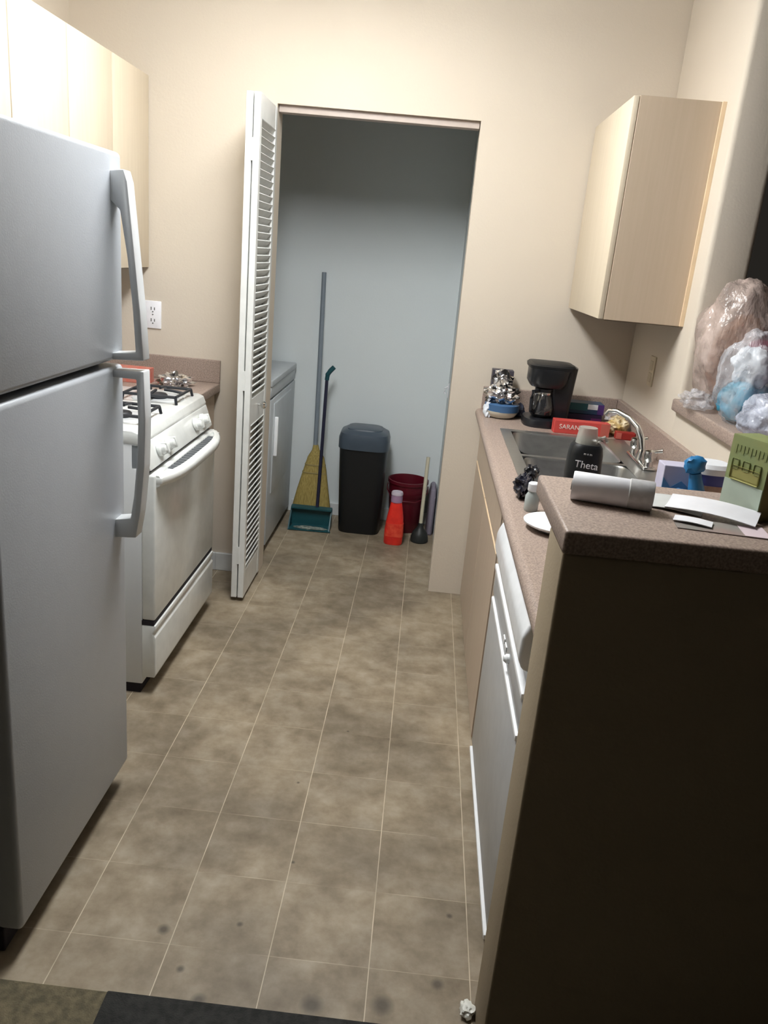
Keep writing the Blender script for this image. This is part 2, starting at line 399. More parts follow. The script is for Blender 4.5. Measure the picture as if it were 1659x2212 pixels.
for i in range(n):
    (xa, ya, _), (xb, yb, _) = pf[i], pf[i+1]
    vs = []
    for (x, y) in ((xa, ya), (xb, yb)):
        vs += [b.verts.new((x, y, .796)), b.verts.new((x+.008, y, .785)), b.verts.new((x+.004, y, .762)), b.verts.new((x-.016, y, .752)), b.verts.new((x-.022, y, .770)), b.verts.new((x-.018, y, .796))]
    for k in range(6): b.faces.new((vs[k], vs[(k+1) % 6], vs[6+(k+1) % 6], vs[6+k]))
    if i == 0: b.faces.new(vs[:6][::-1])
    if i == n-1: b.faces.new(vs[6:])
bmesh.ops.remove_doubles(b, verts=b.verts, dist=.0002); bmesh.ops.recalc_face_normals(b, faces=b.faces)
obj('handle', b, RANGE, od, True, angle=60)
b = nb(); box(b, -.845, -.800, SY0+.01, SY1-.01, .768, .790, .004); obj('vent_shelf', b, RANGE, od, True)
b = nb()
for i in range(17):
    y = SY0+.13 + i*.0305
    box(b, -.822, -.780, y, y+.022, .789, .7925)
obj('vent_slots', b, VENT, od)
b = nb(); box(b, -.866, -.824, SY0, SY1, .268, .284); obj('door_gap', b, DARK, t)
b = nb(); prism(b, [(-.866, .068), (-.822, .068), (-.818, .08), (-.818, .222), (-.828, .236), (-.818, .250), (-.818, .267), (-.866, .267)], 1, SY0, SY1, .003); obj('storage_drawer', b, RANGE, t, True)
# burners: bowl, cap and grate
for i, (bx, by) in enumerate(((-1.00, 3.01), (-1.00, 2.63), (-1.30, 3.01), (-1.30, 2.63))):
    b = nb(); lathe(b, [(.098, .9385), (.094, .941), (.06, .940), (.04, .9395)], (bx, by, 0), 32); bb = obj('burner', b, mat('drip_bowl', (.55, .57, .58), .3), t, True)
    b = nb(); lathe(b, [(.034, .9395), (.036, .952), (.03, .957), (.012, .958)], (bx, by, 0), 24); obj('burner_cap', b, BLACK, bb, True)
    b = nb(); z = .965; s = .098
    c = [(bx-s, by-s, z), (bx+s, by-s, z), (bx+s, by+s, z), (bx-s, by+s, z)]
    for k in range(4): tube(b, [c[k], c[(k+1) % 4]], .0055, 8)
    for (dx, dy) in ((1, 0), (-1, 0), (0, 1), (0, -1)):
        tube(b, [(bx+dx*s, by+dy*s, z), (bx+dx*s*.6, by+dy*s*.6, z+.006), (bx+dx*s*.25, by+dy*s*.25, z+.008)], .0055, 8)
    for (dx, dy) in ((1, 1), (-1, 1), (1, -1), (-1, -1)):
        tube(b, [(bx+dx*s, by+dy*s, z), (bx+dx*s*1.05, by+dy*s*1.05, .9385)], .0055, 8)
    obj('grate', b, BLACK, t, True)

# ------------------------------------------------------------------ left counter and base cabinet
t = thing('corner_cabinet', 'narrow light wood base cabinet in the corner beyond the gas range', 'cabinet', (-1.25, 3.4, 0))
b = nb(); box(b, XLW, -.95, 3.20, YB-.016, .09, .872); box(b, XLW, -1.02, 3.20, YB-.016, 0, .09); obj('body', b, WOODB, t)
b = nb(); box(b, -.95, -.935, 3.205, YB-.02, .10, .865, .003); obj('door', b, WOODB, t)
t = thing('corner_countertop', 'short mauve-brown speckled countertop beyond the gas range', 'countertop', (-1.25, 3.4, .9))
b = nb(); box(b, XLW, -.914, 3.195, YB, .873, .914, .006, 3); obj('top', b, LAM, t, True)
b = nb(); box(b, XLW, -.914, YB-.02, YB, .914, 1.016, .003); obj('backsplash', b, LAM, t)

# ------------------------------------------------------------------ left upper cabinets
def upper(name_label, y0, y1, z0, z1, ndoors):
    t = thing('wall_cabinet', name_label, 'cabinet', (-1.4, (y0+y1)/2, z0), group=None)
    b = nb(); box(b, XLW, -1.262, y0, y1, z0, z1); obj('body', b, WOOD, t)
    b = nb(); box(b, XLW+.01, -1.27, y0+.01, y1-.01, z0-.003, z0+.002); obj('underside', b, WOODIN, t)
    w = (y1-y0)/ndoors
    for k in range(ndoors):
        b = nb(); box(b, -1.261, -1.242, y0+k*w+.003, y0+(k+1)*w-.003, z0+.002, z1-.003, .0015); obj('door', b, WOOD, t, True)
    return t
upper('pale wood wall cabinet at the left edge, above the refrigerator', 1.54, 2.462, 1.76, 2.15, 2)
upper('pale wood two-door wall cabinet above the gas range', 2.462, 3.222, 1.60, 2.15, 2)
upper('pale wood wall cabinet in the corner, reaching lower than those beside it', 3.222, YB-.002, 1.39, 2.15, 1)

# switch plate on back wall
t = thing('outlet_plate', 'white rectangular outlet plate on the back wall left of louvered door', 'outlet', (-1.224, YB, 1.19))
b = nb(); box(b, -1.261, -1.187, YB-.007, YB, 1.130, 1.250, .003); obj('plate', b, PAPER, t, True)
b = nb()
for z in (1.216, 1.166):
    box(b, -1.234, -1.230, YB-.0075, YB-.006, z-.006, z+.008); box(b, -1.219, -1.215, YB-.0075, YB-.006, z-.006, z+.006); lathe(b, [(.003, 0), (.003, .0015)], (-1.2245, YB-.0085, z-.013), 10, 'Y')
lathe(b, [(.003, 0), (.003, .002)], (-1.2245, YB-.009, 1.191), 10, 'Y')
obj('sockets', b, INK, t)

# ------------------------------------------------------------------ louvered bifold door
t = thing('bifold_door', 'white louvered bifold closet door folded open at the doorway', 'door', (-.73, 3.45, 0))
def louver_panel(x0, x1, y0, y1, z0, z1, tilt):
    b = nb(); st = .034
    box(b, x0, x1, y0, y0+st, z0, z1, .002); box(b, x0, x1, y1-st, y1, z0, z1, .002)
    for a, c in ((z0, z0+.12), (.80, .91), (z1-.085, z1)): box(b, x0+.002, x1-.002, y0+st, y1-st, a, c)
    for a, c in ((z0+.12, .80), (.91, z1-.085)):
        n = int((c-a)/.0285); h = (c-a)/n
        for i in range(n):
            zc = a + (i+.5)*h
            b2 = nb(); box(b2, -.0165, .0165, y0+st-.002, y1-st+.002, -.0028, .0028)
            bmesh.ops.transform(b2, verts=b2.verts, matrix=Matrix.Translation(((x0+x1)/2, 0, zc)) @ Matrix.Rotation(tilt, 4, 'Y'))
            me = bpy.data.meshes.new('x'); b2.to_mesh(me); b2.free(); b.from_mesh(me); bpy.data.meshes.remove(me)
    return b
BIF = mat('door_white', (.74, .75, .73), .4)
pr_ = obj('door_panel', louver_panel(-.727, -.702, 3.277, 3.615, .018, 2.068, R(-50)), BIF, t)
pl_ = obj('door_panel', louver_panel(-.757, -.732, 3.277, 3.615, .018, 2.068, R(-50)), BIF, t)
b = nb()
for z in (.22, .99, 1.87): box(b, -.734, -.725, 3.274, 3.279, z-.04, z+.04)
obj('hinges', b, BIF, t)
b = nb(); lathe(b, [(.006, 0), (.006, .012), (.014, .017), (.017, .026), (.012, .034), (.004, .036)], (-.703, 3.45, .865), 20, 'X')
obj('knob', b, CHROME, t, True, label='small chrome door knob')

# ------------------------------------------------------------------ closet things
t = thing('clothes_dryer', 'white front-door clothes dryer inside the closet behind the louvered door', 'dryer', (-1.1, 4.25, 0))
DY0, DY1 = 3.90, 4.615
b = nb(); box(b, -1.47, -.745, DY0, DY1, .035, .885, .008); obj('cabinet', b, DRYER, t, True)
b = nb(); box(b, -1.45, -.755, DY0+.01, DY1-.01, 0, .04); obj('base', b, DARK, t)
b = nb(); box(b, -1.475, -.727, DY0-.003, DY1+.003, .868, .902, .006, 3); obj('top', b, DRYER, t, True)
b = nb(); prism(b, [(-1.49, .90), (-1.49, 1.06), (-1.42, 1.06), (-1.36, .90)], 1, DY0, DY1, .005); obj('control_console', b, DRYER, t, True)
b = nb(); box(b, -.748, -.732, DY0+.003, DY1-.003, .812, .866, .003); obj('upper_panel', b, DRYER, t, True)
b = nb(); box(b, -.748, -.730, DY0+.003, DY1-.003, .04, .802, .004); obj('front_panel', b, DRYER, t, True)
b = nb(); box(b, -.732, -.724, DY0+.075, DY1-.14, .30, .775, .006, 3); dd = obj('door', b, DRYER, t, True)
b = nb(); box(b, -.726, -.706, DY0+.085, DY0+.105, .50, .705, .006, 3); obj('handle', b, DWHITE, dd, True)

# corn broom leaning on the closet wall
t = thing('broom', 'corn broom with grey-blue handle leaning bristles down against closet wall', 'broom', (-.57, 4.45, 0))
b = nb(); tube(b, [(-.575, 4.50, .44), (-.588, 4.565, .93), (-.603, 4.633, 1.41)], .0125, 14); obj('handle', b, BLUEG, t, True)
b = nb()
secs = [(-.572, 4.450, .0, .125, .032), (-.572, 4.454, .06, .120, .034), (-.570, 4.465, .20, .092, .032), (-.566, 4.480, .32, .066, .028), (-.566, 4.489, .39, .048, .024), (-.570, 4.495, .43, .022, .018), (-.573, 4.50, .46, .014, .014)]
sring(b, secs, 36, 2.6); br = obj('bristles', b, STRAW, t, True)
b = nb()
for (cx, cy, z, hx, hy) in ((-.568, 4.477, .30, .0715, .031), (-.5665, 4.483, .345, .0615, .029)): sring(b, [(cx, cy, z, hx, hy), (cx, cy+.001, z+.006, hx-.002, hy)], 36, 2.6)
obj('stitching', b, mat('broom_twine', (.30, .24, .10), .8), br)

# dustpan with long handle
t = thing('dustpan', 'dark teal long-handled dustpan standing on closet floor in front of broom', 'dustpan', (-.56, 4.38, 0))
b = nb()
pts = [(-.675, 4.29), (-.435, 4.30), (-.455, 4.40), (-.665, 4.395)]
v = [b.verts.new((x, y, .004)) for x, y in pts]; v2 = [b.verts.new((x, y, .010)) for x, y in pts]
b.faces.new(v[::-1]); b.faces.new(v2)
for k in range(4): b.faces.new((v[k], v[(k+1) % 4], v2[(k+1) % 4], v2[k]))
prism(b, [(4.29, .004), (4.30, .004), (4.405, .006), (4.41, .115), (4.385, .105)], 0, -.679, -.672)
prism(b, [(4.30, .004), (4.31, .004), (4.405, .006), (4.41, .115), (4.385, .105)], 0, -.448, -.441)
box(b, -.676, -.443, 4.395, 4.403, .006, .115)
prism(b, [(4.365, .108), (4.365, .116), (4.41, .120), (4.41, .112)], 0, -.676, -.443)
bmesh.ops.recalc_face_normals(b, faces=b.faces)
pan = obj('pan', b, TEALP, t)
b = nb(); crumple(b, (-.55, 4.325, .012), (.075, .022, .008), .5, 3, 3, 3, floor=.0105); tag_ = obj('dust', b, DIRT, t, True, label='pale dust and crumbs')
b = nb(); tube(b, [(-.530, 4.400, .10), (-.530, 4.44, .45), (-.531, 4.48, .845)], .0095, 12); hd = obj('handle', b, mat('dark_pole', (.02, .02, .045), .4), t, True)
b = nb(); tube(b, [(-.531, 4.48, .84), (-.529, 4.481, .87), (-.515, 4.483, .893), (-.495, 4.485, .915)], [.013, .0135, .0135, .013], 12); obj('grip', b, TEALP, hd, True, label='bent dark teal grip')

# trash can
t = thing('trash_can', 'tall black plastic kitchen bin with dark slate lid at closet back', 'trash can', (-.285, 4.46, 0))
b = nb(); sring(b, [(-.283, 4.455, 0, .112, .112), (-.283, 4.455, .012, .118, .118), (-.288, 4.46, .30, .128, .124), (-.291, 4.465, .505, .135, .130)], 48, 5); obj('bin', b, BLKM, t, True)
b = nb(); sring(b, [(-.291, 4.465, .490, .143, .137), (-.291, 4.465, .545, .143, .137), (-.291, 4.465, .575, .134, .128), (-.291, 4.465, .590, .108, .102), (-.291, 4.465, .592, .104, .098)], 48, 4); ld = obj('lid', b, LIDB, t, True)
b = nb(); sring(b, [(-.291, 4.465, .588, .102, .094), (-.291, 4.465, .598, .098, .090), (-.291, 4.465, .603, .085, .075)], 40, 4); obj('swing_flap', b, LIDB, ld, True)

# bucket
t = thing('bucket', 'dark red plastic bucket behind the bright red bottle', 'bucket', (-.02, 4.50, 0))
b = nb(); cx, cy = -.022, 4.526
lathe(b, [(.088, 0), (.091, .004), (.112, .285), (.118, .287), (.118, .305), (.111, .306), (.107, .285), (.087, .012), (.0, .012)], (cx, cy, 0), 36, cap=False)
lathe(b, [(.108, .235), (.117, .238), (.110, .215)], (cx, cy, 0), 36, cap=False)
obj('pail', b, BUCK, t, True)
b = nb(); tube(b, [(cx+.117, cy, .27), (cx+.118, cy-.04, .245), (cx+.09, cy-.085, .21), (cx+.05, cy-.116, .20), (cx-.05, cy-.116, .20), (cx-.09, cy-.085, .21), (cx-.118, cy-.04, .245), (cx-.117, cy, .27)], .0025, 8); obj('bail', b, BUCK, t, True)
b = nb(); lathe(b, [(.0, .002), (.088, .002), (.088, .010), (.0, .010)], (cx, cy, 0), 36, cap=False); obj('bottom', b, BUCK, t)

# red detergent bottle
t = thing('detergent_bottle', 'bright red plastic bottle with mauve cap on closet floor', 'bottle', (-.072, 4.24, 0))
cx, cy = -.074, 4.245
b = nb(); sring(b, [(cx, cy, 0, .046, .030), (cx, cy, .008, .052, .034), (cx, cy, .08, .053, .035), (cx+.001, cy, .16, .046, .032), (cx+.001, cy, .215, .036, .029), (cx, cy, .240, .031, .027), (cx, cy, .25, .026, .024)], 36, 2.8)
bb = obj('body', b, REDB, t, True)
b = nb(); sring(b, [(cx+.001, cy-.0005, .05, .0535, .0355), (cx+.001, cy-.0005, .125, .0505, .0345)], 36, 2.8); obj('label_sleeve', b, mat('red_label', (.66, .03, .02), .35, var=(.8, .10, .05), vscale=30), bb, True)
b = nb(); lathe(b, [(.032, .246), (.032, .262), (.030, .298), (.027, .302)], (cx, cy, 0), 28); cp = obj('cap', b, MAUVE, t, True)
b = nb(); lathe(b, [(.0325, .2865), (.0322, .2985), (.029, .3045), (.01, .305)], (cx, cy, 0), 28); obj('cap_rim', b, mat('cap_pale', (.55, .48, .55), .35), cp, True)

# plunger
t = thing('plunger', 'black rubber plunger with pale stick standing beside the bucket', 'plunger', (.075, 4.33, 0))
cx, cy = .072, 4.325
b = nb(); lathe(b, [(.046, 0), (.050, .006), (.049, .03), (.040, .058), (.022, .078), (.015, .095), (.013, .11)], (cx, cy, 0), 32); obj('rubber_cup', b, RUBB, t, True)
b = nb(); tube(b, [(cx, cy, .085), (cx+.002, cy+.02, .30), (cx+.004, cy+.04, .485)], .0105, 14); obj('stick', b, WOODS, t, True)

# grey-mauve box-like object hidden by the jamb
b = nb(); sring(b, [(.126, 4.53, 0, .020, .085), (.126, 4.53, .01, .022, .092), (.127, 4.54, .24, .021, .096), (.127, 4.54, .27, .018, .085), (.127, 4.54, .285, .010, .055)], 32, 4)
solo('storage_tub', b, GREYM, 'mauve-grey plastic tub mostly hidden behind the right doorway edge', 'tub', (.126, 4.53, 0), True)
t = thing('wall_hook', 'small white hook on closet wall beside right doorway edge', 'hook', (.152, 4.54, .84))
b = nb(); box(b, .146, .152, 4.515, 4.545, .80, .88, .002); obj('plate', b, PLATE, t, True)
b = nb(); tube(b, [(.147, 4.53, .86), (.132, 4.53, .852), (.128, 4.53, .83), (.134, 4.53, .818)], .005, 10); obj('peg', b, PLATE, t, True)

# ------------------------------------------------------------------ right base cabinet
XC = .285
t = thing('sink_cabinet', 'light wood base cabinet under the sink, left of dishwasher', 'cabinet', (.6, 3.0, 0))
b = nb(); box(b, XC+.019, XRW-.004, 2.378, YB-.004, .0, .73); box(b, XC+.019, XC+.037, 2.378, YB-.004, .73, .872); obj('body', b, WOODB, t)
for (a, c) in ((2.378, 2.998), (3.002, YB-.012)):
    b = nb(); box(b, XC, XC+.018, a+.002, c-.002, .012, .672, .0015); dr = obj('door', b, WOODB, t)
    b = nb(); box(b, XC-.0015, XC+.017, a+.002, c-.002, .672, .6755); obj('lit_edge_strip', b, EDGE, dr)  # pale strip painting the light caught along the door's top edge
b = nb(); box(b, XC, XC+.018, 2.380, YB-.014, .684, .866, .0015); obj('drawer_front', b, WOODB, t)
b = nb(); box(b, XC+.004, XC+.02, 2.318, 2.376, 0, .872); box(b, XC+.02, XRW-.004, 2.32, 2.374, 0, .73)
solo('filler_panel', b, WOODB, 'narrow light wood strip between sink cabinet and dishwasher', 'panel', (.3, 2.34, 0))
b = nb(); box(b, XC+.004, XC+.02, 1.362, 1.510, 0, .872, .0015); box(b, XC+.02, XRW-.004, 1.365, 1.508, 0, .872)
solo('end_cabinet', b, WOODB, 'light wood base unit between the dishwasher and the half wall', 'cabinet', (.5, 1.5, 0))

# ------------------------------------------------------------------ dishwasher
t = thing('dishwasher', 'grey and white built-in dishwasher under the right countertop', 'dishwasher', (.55, 1.98, 0))
W0, W1 = 1.515, 2.312
b = nb(); box(b, XC+.02, XRW-.05, W0, W1, .02, .87); obj('body', b, DWASH, t)
b = nb(); box(b, XC-.004, XC+.02, W0+.002, W1-.002, .045, .565, .004); obj('door', b, DWASH, t, True)
b = nb(); box(b, XC-.010, XC+.02, W0+.002, W1-.045, .565, .580, .003); obj('lower_trim', b, DWHITE, t, True)
b = nb(); box(b, XC-.003, XC+.02, W0+.002, W1-.004, .580, .665, .002); cp = obj('control_panel', b, DWASH, t, True)
b = nb(); box(b, XC-.011, XC+.02, W0+.002, W1-.030, .665, .682, .004); obj('upper_trim', b, DWHITE, t, True)
b = nb(); box(b, XC+.004, XC+.02, W0+.002, W1-.02, .682, .862); obj('handle_recess', b, DWASH, t)
b = nb(); prism(b, [(XC+.02, .722), (XC-.016, .732), (XC-.028, .758), (XC-.027, .81), (XC-.013, .842), (XC+.02, .855)], 1, W0+.004, W1-.105, .010, 4); obj('handle_panel', b, DWHITE, t, True)
b = nb(); lathe(b, [(.012, 0), (.012, -.007), (.009, -.010), (.007, -.014)], (XC-.003, 1.80, .615), 20, 'X'); obj('dial', b, DWHITE, cp, True)
b = nb(); box(b, XC-.006, XC-.002, 1.855, 1.885, .605, .618, .001); box(b, XC-.006, XC-.002, 1.90, 1.93, .605, .618, .001); obj('buttons', b, DWHITE, cp)
b = nb(); box(b, XC-.010, XC+.02, W0+.002, W1-.02, .022, .036, .002); obj('kick_trim', b, DWHITE, t)

# ------------------------------------------------------------------ right countertop with sink
SX0, SX1, SY_0, SY_1 = .345, .80, 2.315, 3.165
t = thing('countertop', 'long mauve-brown speckled laminate countertop holding the sink', 'countertop', (.58, 2.5, .9))
b = nb()
for (x0, x1, y0, y1) in ((.272, SX0, 1.362, YB), (SX1, XRW, 1.362, YB), (SX0, SX1, 1.362, SY_0), (SX0, SX1, SY_1, YB)):
    box(b, x0, x1, y0, y1, .874, .914)
obj('top', b, LAM, t)
b = nb(); tube(b, [(.272, 1.362, .894), (.272, YB, .894)], .020, 14); obj('front_edge', b, LAM, t, True)
b = nb(); box(b, XRW-.02, XRW, 1.362, YB, .914, 1.016, .003); box(b, .275, XRW-.02, YB-.02, YB, .914, 1.016, .003); obj('backsplash', b, LAM, t)

t = thing('kitchen_sink', 'stainless steel double-bowl sink set into right countertop', 'sink', (.57, 2.74, .914))
b = nb()
rim = .018; dv = (2.725, 2.755)
bowls = ((SX0+.022, SX1-.075, SY_0+.022, dv[0]), (SX0+.022, SX1-.075, dv[1], SY_1-.022))
ox0, ox1, oy0, oy1 = SX0-rim, SX1+rim, SY_0-rim, SY_1+rim
for (x0, x1, y0, y1) in ((ox0, bowls[0][0], oy0, oy1), (bowls[0][1], ox1, oy0, oy1), (bowls[0][0], bowls[0][1], oy0, bowls[0][2]), (bowls[0][0], bowls[0][1], dv[0], dv[1]), (bowls[0][0], bowls[0][1], bowls[1][3], oy1)):
    box(b, x0, x1, y0, y1, .9145, .918)
obj('rim', b, STEEL, t)
for (x0, x1, y0, y1) in bowls:
    b = nb(); D = .165; k = .03
    secs = [(0, .9175), (.004, .91), (.010, .914-D+.03), (.03, .914-D), (.12, .914-D-.004)]
    rings = []
    for ins, z in secs:
        hx = (x1-x0)/2-ins; hy = (y1-y0)/2-ins
        rings.append([b.verts.new(((x0+x1)/2+hx*math.copysign(abs(math.cos(q))**(2/8), math.cos(q)), (y0+y1)/2+hy*math.copysign(abs(math.sin(q))**(2/8), math.sin(q)), z)) for q in [2*math.pi*(i+.5)/48 for i in range(48)]])
    for A_, B_ in zip(rings, rings[1:]):
        for i in range(48): b.faces.new((A_[i], B_[i], B_[(i+1) % 48], A_[(i+1) % 48]))
    b.faces.new(rings[-1])
    bmesh.ops.recalc_face_normals(b, faces=b.faces)
    bw = obj('bowl', b, STEEL, t, True)
    b = nb(); lathe(b, [(.04, 0), (.042, .004), (.03, .005), (.02, .003)], ((x0+x1)/2, (y0+y1)/2, .914-D-.004), 24); obj('drain', b, CHROME, bw, True)
t = thing('faucet', 'chrome two-handle faucet at the wall side of the sink', 'faucet', (.80, 2.80, .918))
b = nb(); box(b, .770, .815, 2.68, 2.93, .918, .930, .006, 3); lathe(b, [(.020, .928), (.016, .955), (.012, .965)], (.792, 2.805, 0), 20); obj('base', b, CHROME, t, True)
b = nb(); tube(b, [(.792, 2.805, .955), (.786, 2.815, 1.0), (.772, 2.84, 1.035), (.745, 2.87, 1.06), (.705, 2.90, 1.075), (.680, 2.915, 1.072), (.672, 2.92, 1.055)], [.012, .011, .010, .009, .009, .009, .010], 14); obj('spout', b, CHROME, t, True)
for hy_ in (2.905, 2.705):
    b = nb(); lathe(b, [(.016, .928), (.014, .945), (.018, .950), (.021, .965), (.019, .982), (.010, .986)], (.793, hy_, 0), 20)
    tube(b, [(.793, hy_, .972), (.806, hy_-.012, .984), (.826, hy_-.026, .992)], [.006, .006, .007], 10)
    obj('tap_handle', b, CHROME, t, True)

# right wall cabinet
t = thing('wall_cabinet', 'light wood wall cabinet on the right wall above coffee maker', 'cabinet', (.74, 3.28, 1.385))
b = nb(); box(b, .613, XRW, 2.947, YB-.001, 1.385, 2.10, .001); obj('body', b, WOODB if False else mat('maple_side', (.54, .43, .32), .45, var=(.515, .41, .30), stretch=(14, 14, .6), vscale=6), t)
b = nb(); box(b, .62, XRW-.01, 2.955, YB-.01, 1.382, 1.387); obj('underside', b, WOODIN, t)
b = nb(); box(b, .593, .611, 2.949, YB-.012, 1.386, 2.098, .0015); obj('door', b, WOOD, t, True)
b = nb(); box(b, XRW-.014, XRW, 2.939, 2.947, 1.385, 2.10, .001); obj('scribe_strip', b, EDGE, t)

# right wall outlet
t = thing('outlet_plate', 'tan outlet plate on the right wall below the wall cabinet', 'outlet', (XRW, 3.22, 1.19))
b = nb(); box(b, XRW-.006, XRW, 3.185, 3.255, 1.135, 1.25, .002); obj('plate', b, mat('ivory', (.60, .52, .38), .5), t, True)
b = nb(); box(b, XRW-.0075, XRW-.005, 3.203, 3.237, 1.196, 1.232, .001); box(b, XRW-.0075, XRW-.005, 3.203, 3.237, 1.150, 1.186, .001); obj('sockets', b, mat('ivory_dark', (.50, .43, .31), .5), t)

# ------------------------------------------------------------------ raised bar top (L shaped)
t = thing('bar_top', 'raised L-shaped mauve-brown laminate bar top on the half walls', 'countertop', (.7, 1.4, 1.11))
b = nb(); prism(b, [(.247, 1.208), (1.62, 1.208), (1.62, 1.556), (1.16, 1.556), (1.16, 2.828), (.868, 2.828), (.868, 1.556), (.247, 1.556)], 2, 1.11, 1.15, .006, 3)
obj('top', b, LAM, t, True)

b = nb(); box(b, -.53, .22, .70, YD-.005, .0045, .016, .004)
solo('floor_mat', b, mat('charcoal_pile', (.030, .030, .028), .95, var=(.015, .015, .014), vscale=60, bump=1, bscale=300), 'dark charcoal mat on the carpet at the kitchen threshold', 'mat', (-.15, 1.0, .004), True)

# white lump added in place of the baseboard corner at the half wall
b = nb(); crumple(b, (.232, 1.335, .012), (.014, .018, .011), .4, 2.4, 5, 3, floor=.0)
solo('baseboard_tip', b, BONE, 'small white crumpled stand-in for the baseboard corner at foot of half wall', 'scrap', (.232, 1.335, 0), True)

# ------------------------------------------------------------------ things on the bar
t = thing('paper_roll', 'white paper roll lying on the bar top', 'roll', (.345, 1.385, 1.15), rz=R(-13)); t['_local'] = 1
b = nb(); lathe(b, [(.006, -.062), (.0245, -.062), (.0255, -.060), (.0255, .036), (.0245, .038)], (0, 0, .0258), 32, 'X', cap=False); obj('sheet', b, PAPER, t, True)
b = nb(); lathe(b, [(.0248, .034), (.0265, .036), (.0265, .074), (.025, .077), (.005, .077)], (0, 0, .0265), 32, 'X', cap=False); obj('wrapper_end', b, mat('frosted_wrap', (.62, .62, .63), .4, var=(.50, .50, .50), vscale=60), t, True, label='frosted wrapper end')
b = nb(); lathe(b, [(.0045, -.064), (.009, -.064), (.009, .075), (.0045, .075)], (0, 0, .0258), 20, 'X', cap=False); obj('core', b, PAPER3, t, True)

def sheet(name, label, c, wx, wy, rz, z, m, lift=0, fold=0, cat='paper', group=None, stripe=None):
    t = thing(name, label, cat, (c[0], c[1], z), rz=rz, group=group); t['_local'] = 1
    b = nb(); n = 8; g = [[None]*(n+1) for _ in range(n+1)]; g2 = [[None]*(n+1) for _ in range(n+1)]
    for i in range(n+1):
        for j in range(n+1):
            u, v_ = i/n-.5, j/n-.5
            h = lift*(max(0, v_+.5)**2) + fold*math.sin((u+.5)*math.pi)*(.6+.4*math.cos(v_*3))
            g[i][j] = b.verts.new((u*wx, v_*wy, h+.0004)); g2[i][j] = b.verts.new((u*wx, v_*wy, h+.0016))
    for i in range(n):
        for j in range(n):
            b.faces.new((g2[i][j], g2[i+1][j], g2[i+1][j+1], g2[i][j+1])); b.faces.new((g[i][j], g[i][j+1], g[i+1][j+1], g[i+1][j]))
    for i in range(n):
        for (a, c_) in ((0, 0), (n, n)):
            b.faces.new((g[i][a], g[i+1][a], g2[i+1][a], g2[i][a])); b.faces.new((g[a][i], g2[a][i], g2[a][i+1], g[a][i+1]))
    bmesh.ops.recalc_face_normals(b, faces=b.faces)
    obj('sheet', b, m, t, True)
    if stripe:
        sx0, sx1, sm = stripe
        b = nb(); box(b, sx0*wx, sx1*wx, -.49*wy, .49*wy, .0015+fold*.0, .0022); obj('panel', b, sm, t)
    return t
sheet('brochure', 'dark printed leaflet with pale end panel at front of paper pile', (.520, 1.305), .150, .062, R(-6), 1.1502, PAPER3, 0, 0, stripe=(.22, .5, PINK))
sheet('envelope', 'white envelope corner at left end of the dark leaflet', (.478, 1.318), .062, .034, R(-22), 1.1535, PAPER, 0, .003)
sheet('paper_sheet', 'grey folded paper at back left of the paper pile', (.478, 1.425), .100, .10, R(-22), 1.1502, PAPER2, .0, .006)
sheet('paper_sheet', 'white curled paper lying over the middle of the pile', (.526, 1.372), .150, .055, R(-28), 1.1560, PAPER, .012, .008)

# green box at the right edge
t = thing('tea_box', 'upright green carton on bar top at right edge of photo', 'box', (.608, 1.415, 1.15), rz=R(-65)); t['_local'] = 1
GW, GT, GH = .090, .058, .137
b = nb(); box(b, -GW/2, GW/2, -GT/2, GT/2, 0, GH, .0015); bx_ = obj('carton', b, GREENS, t)
b = nb(); box(b, -GW/2+.0005, GW/2-.0005, -GT/2-.0008, -GT/2+.001, .0005, GH-.0005); fr_ = obj('front_print', b, GREEN, t)
b = nb(); box(b, -GW/2+.001, GW/2-.001, -GT/2-.0016, -GT/2, .004, .058); obj('lower_print', b, GREENP, fr_)
b = nb(); box(b, -GW/2+.012, GW/2-.012, -GT/2-.0018, -GT/2, .060, .085, .004); obj('mustard_print', b, GREEN3, fr_)
b = nb(); box(b, -GW/2, GW/2, -GT/2, GT/2, GH-.0005, GH+.001); obj('top_flap', b, GREEN, t)
b = nb()
for i in range(9): box(b, -.036+i*.0085, -.0305+i*.0085, -GT/2-.0018, -GT/2, GH-.030+.004*(i % 2), GH-.015)
for i in range(3): box(b, -.034+i*.025, -.018+i*.025, -GT/2-.0018, -GT/2, GH-.058, GH-.040, .003)
obj('lettering', b, GREEN2, fr_)

# ------------------------------------------------------------------ things on the right counter
t = thing('coffee_maker', 'black drip coffee maker with glass carafe at counter corner', 'coffee maker', (.55, 3.38, .914))
_n0 = set(o.name for o in bpy.data.objects)
CX, CYY = .535, 3.40
b = nb(); sring(b, [(CX-.03, 3.375, .914, .092, .098), (CX-.03, 3.375, .925, .094, .10), (CX-.03, 3.375, .945, .088, .094), (CX-.03, 3.375, .95, .07, .075)], 40, 3); obj('base', b, BLKP, t, True)
b = nb(); sring(b, [(CX+.050, 3.41, .93, .048, .075), (CX+.048, 3.41, 1.08, .060, .082), (CX+.03, 3.41, 1.16, .085, .09)], 36, 5); obj('water_tank', b, BLKP, t, True)
b = nb(); sring(b, [(CX-.025, 3.385, 1.075, .080, .078), (CX-.025, 3.385, 1.095, .095, .090), (CX-.020, 3.385, 1.150, .100, .095)], 36, 3.6); obj('brew_head', b, BLKP, t, True)
b = nb(); sring(b, [(CX-.012, 3.395, 1.150, .112, .10), (CX-.012, 3.395, 1.162, .114, .102), (CX-.012, 3.395, 1.169, .105, .094)], 36, 5); obj('lid', b, BLKM, t, True)
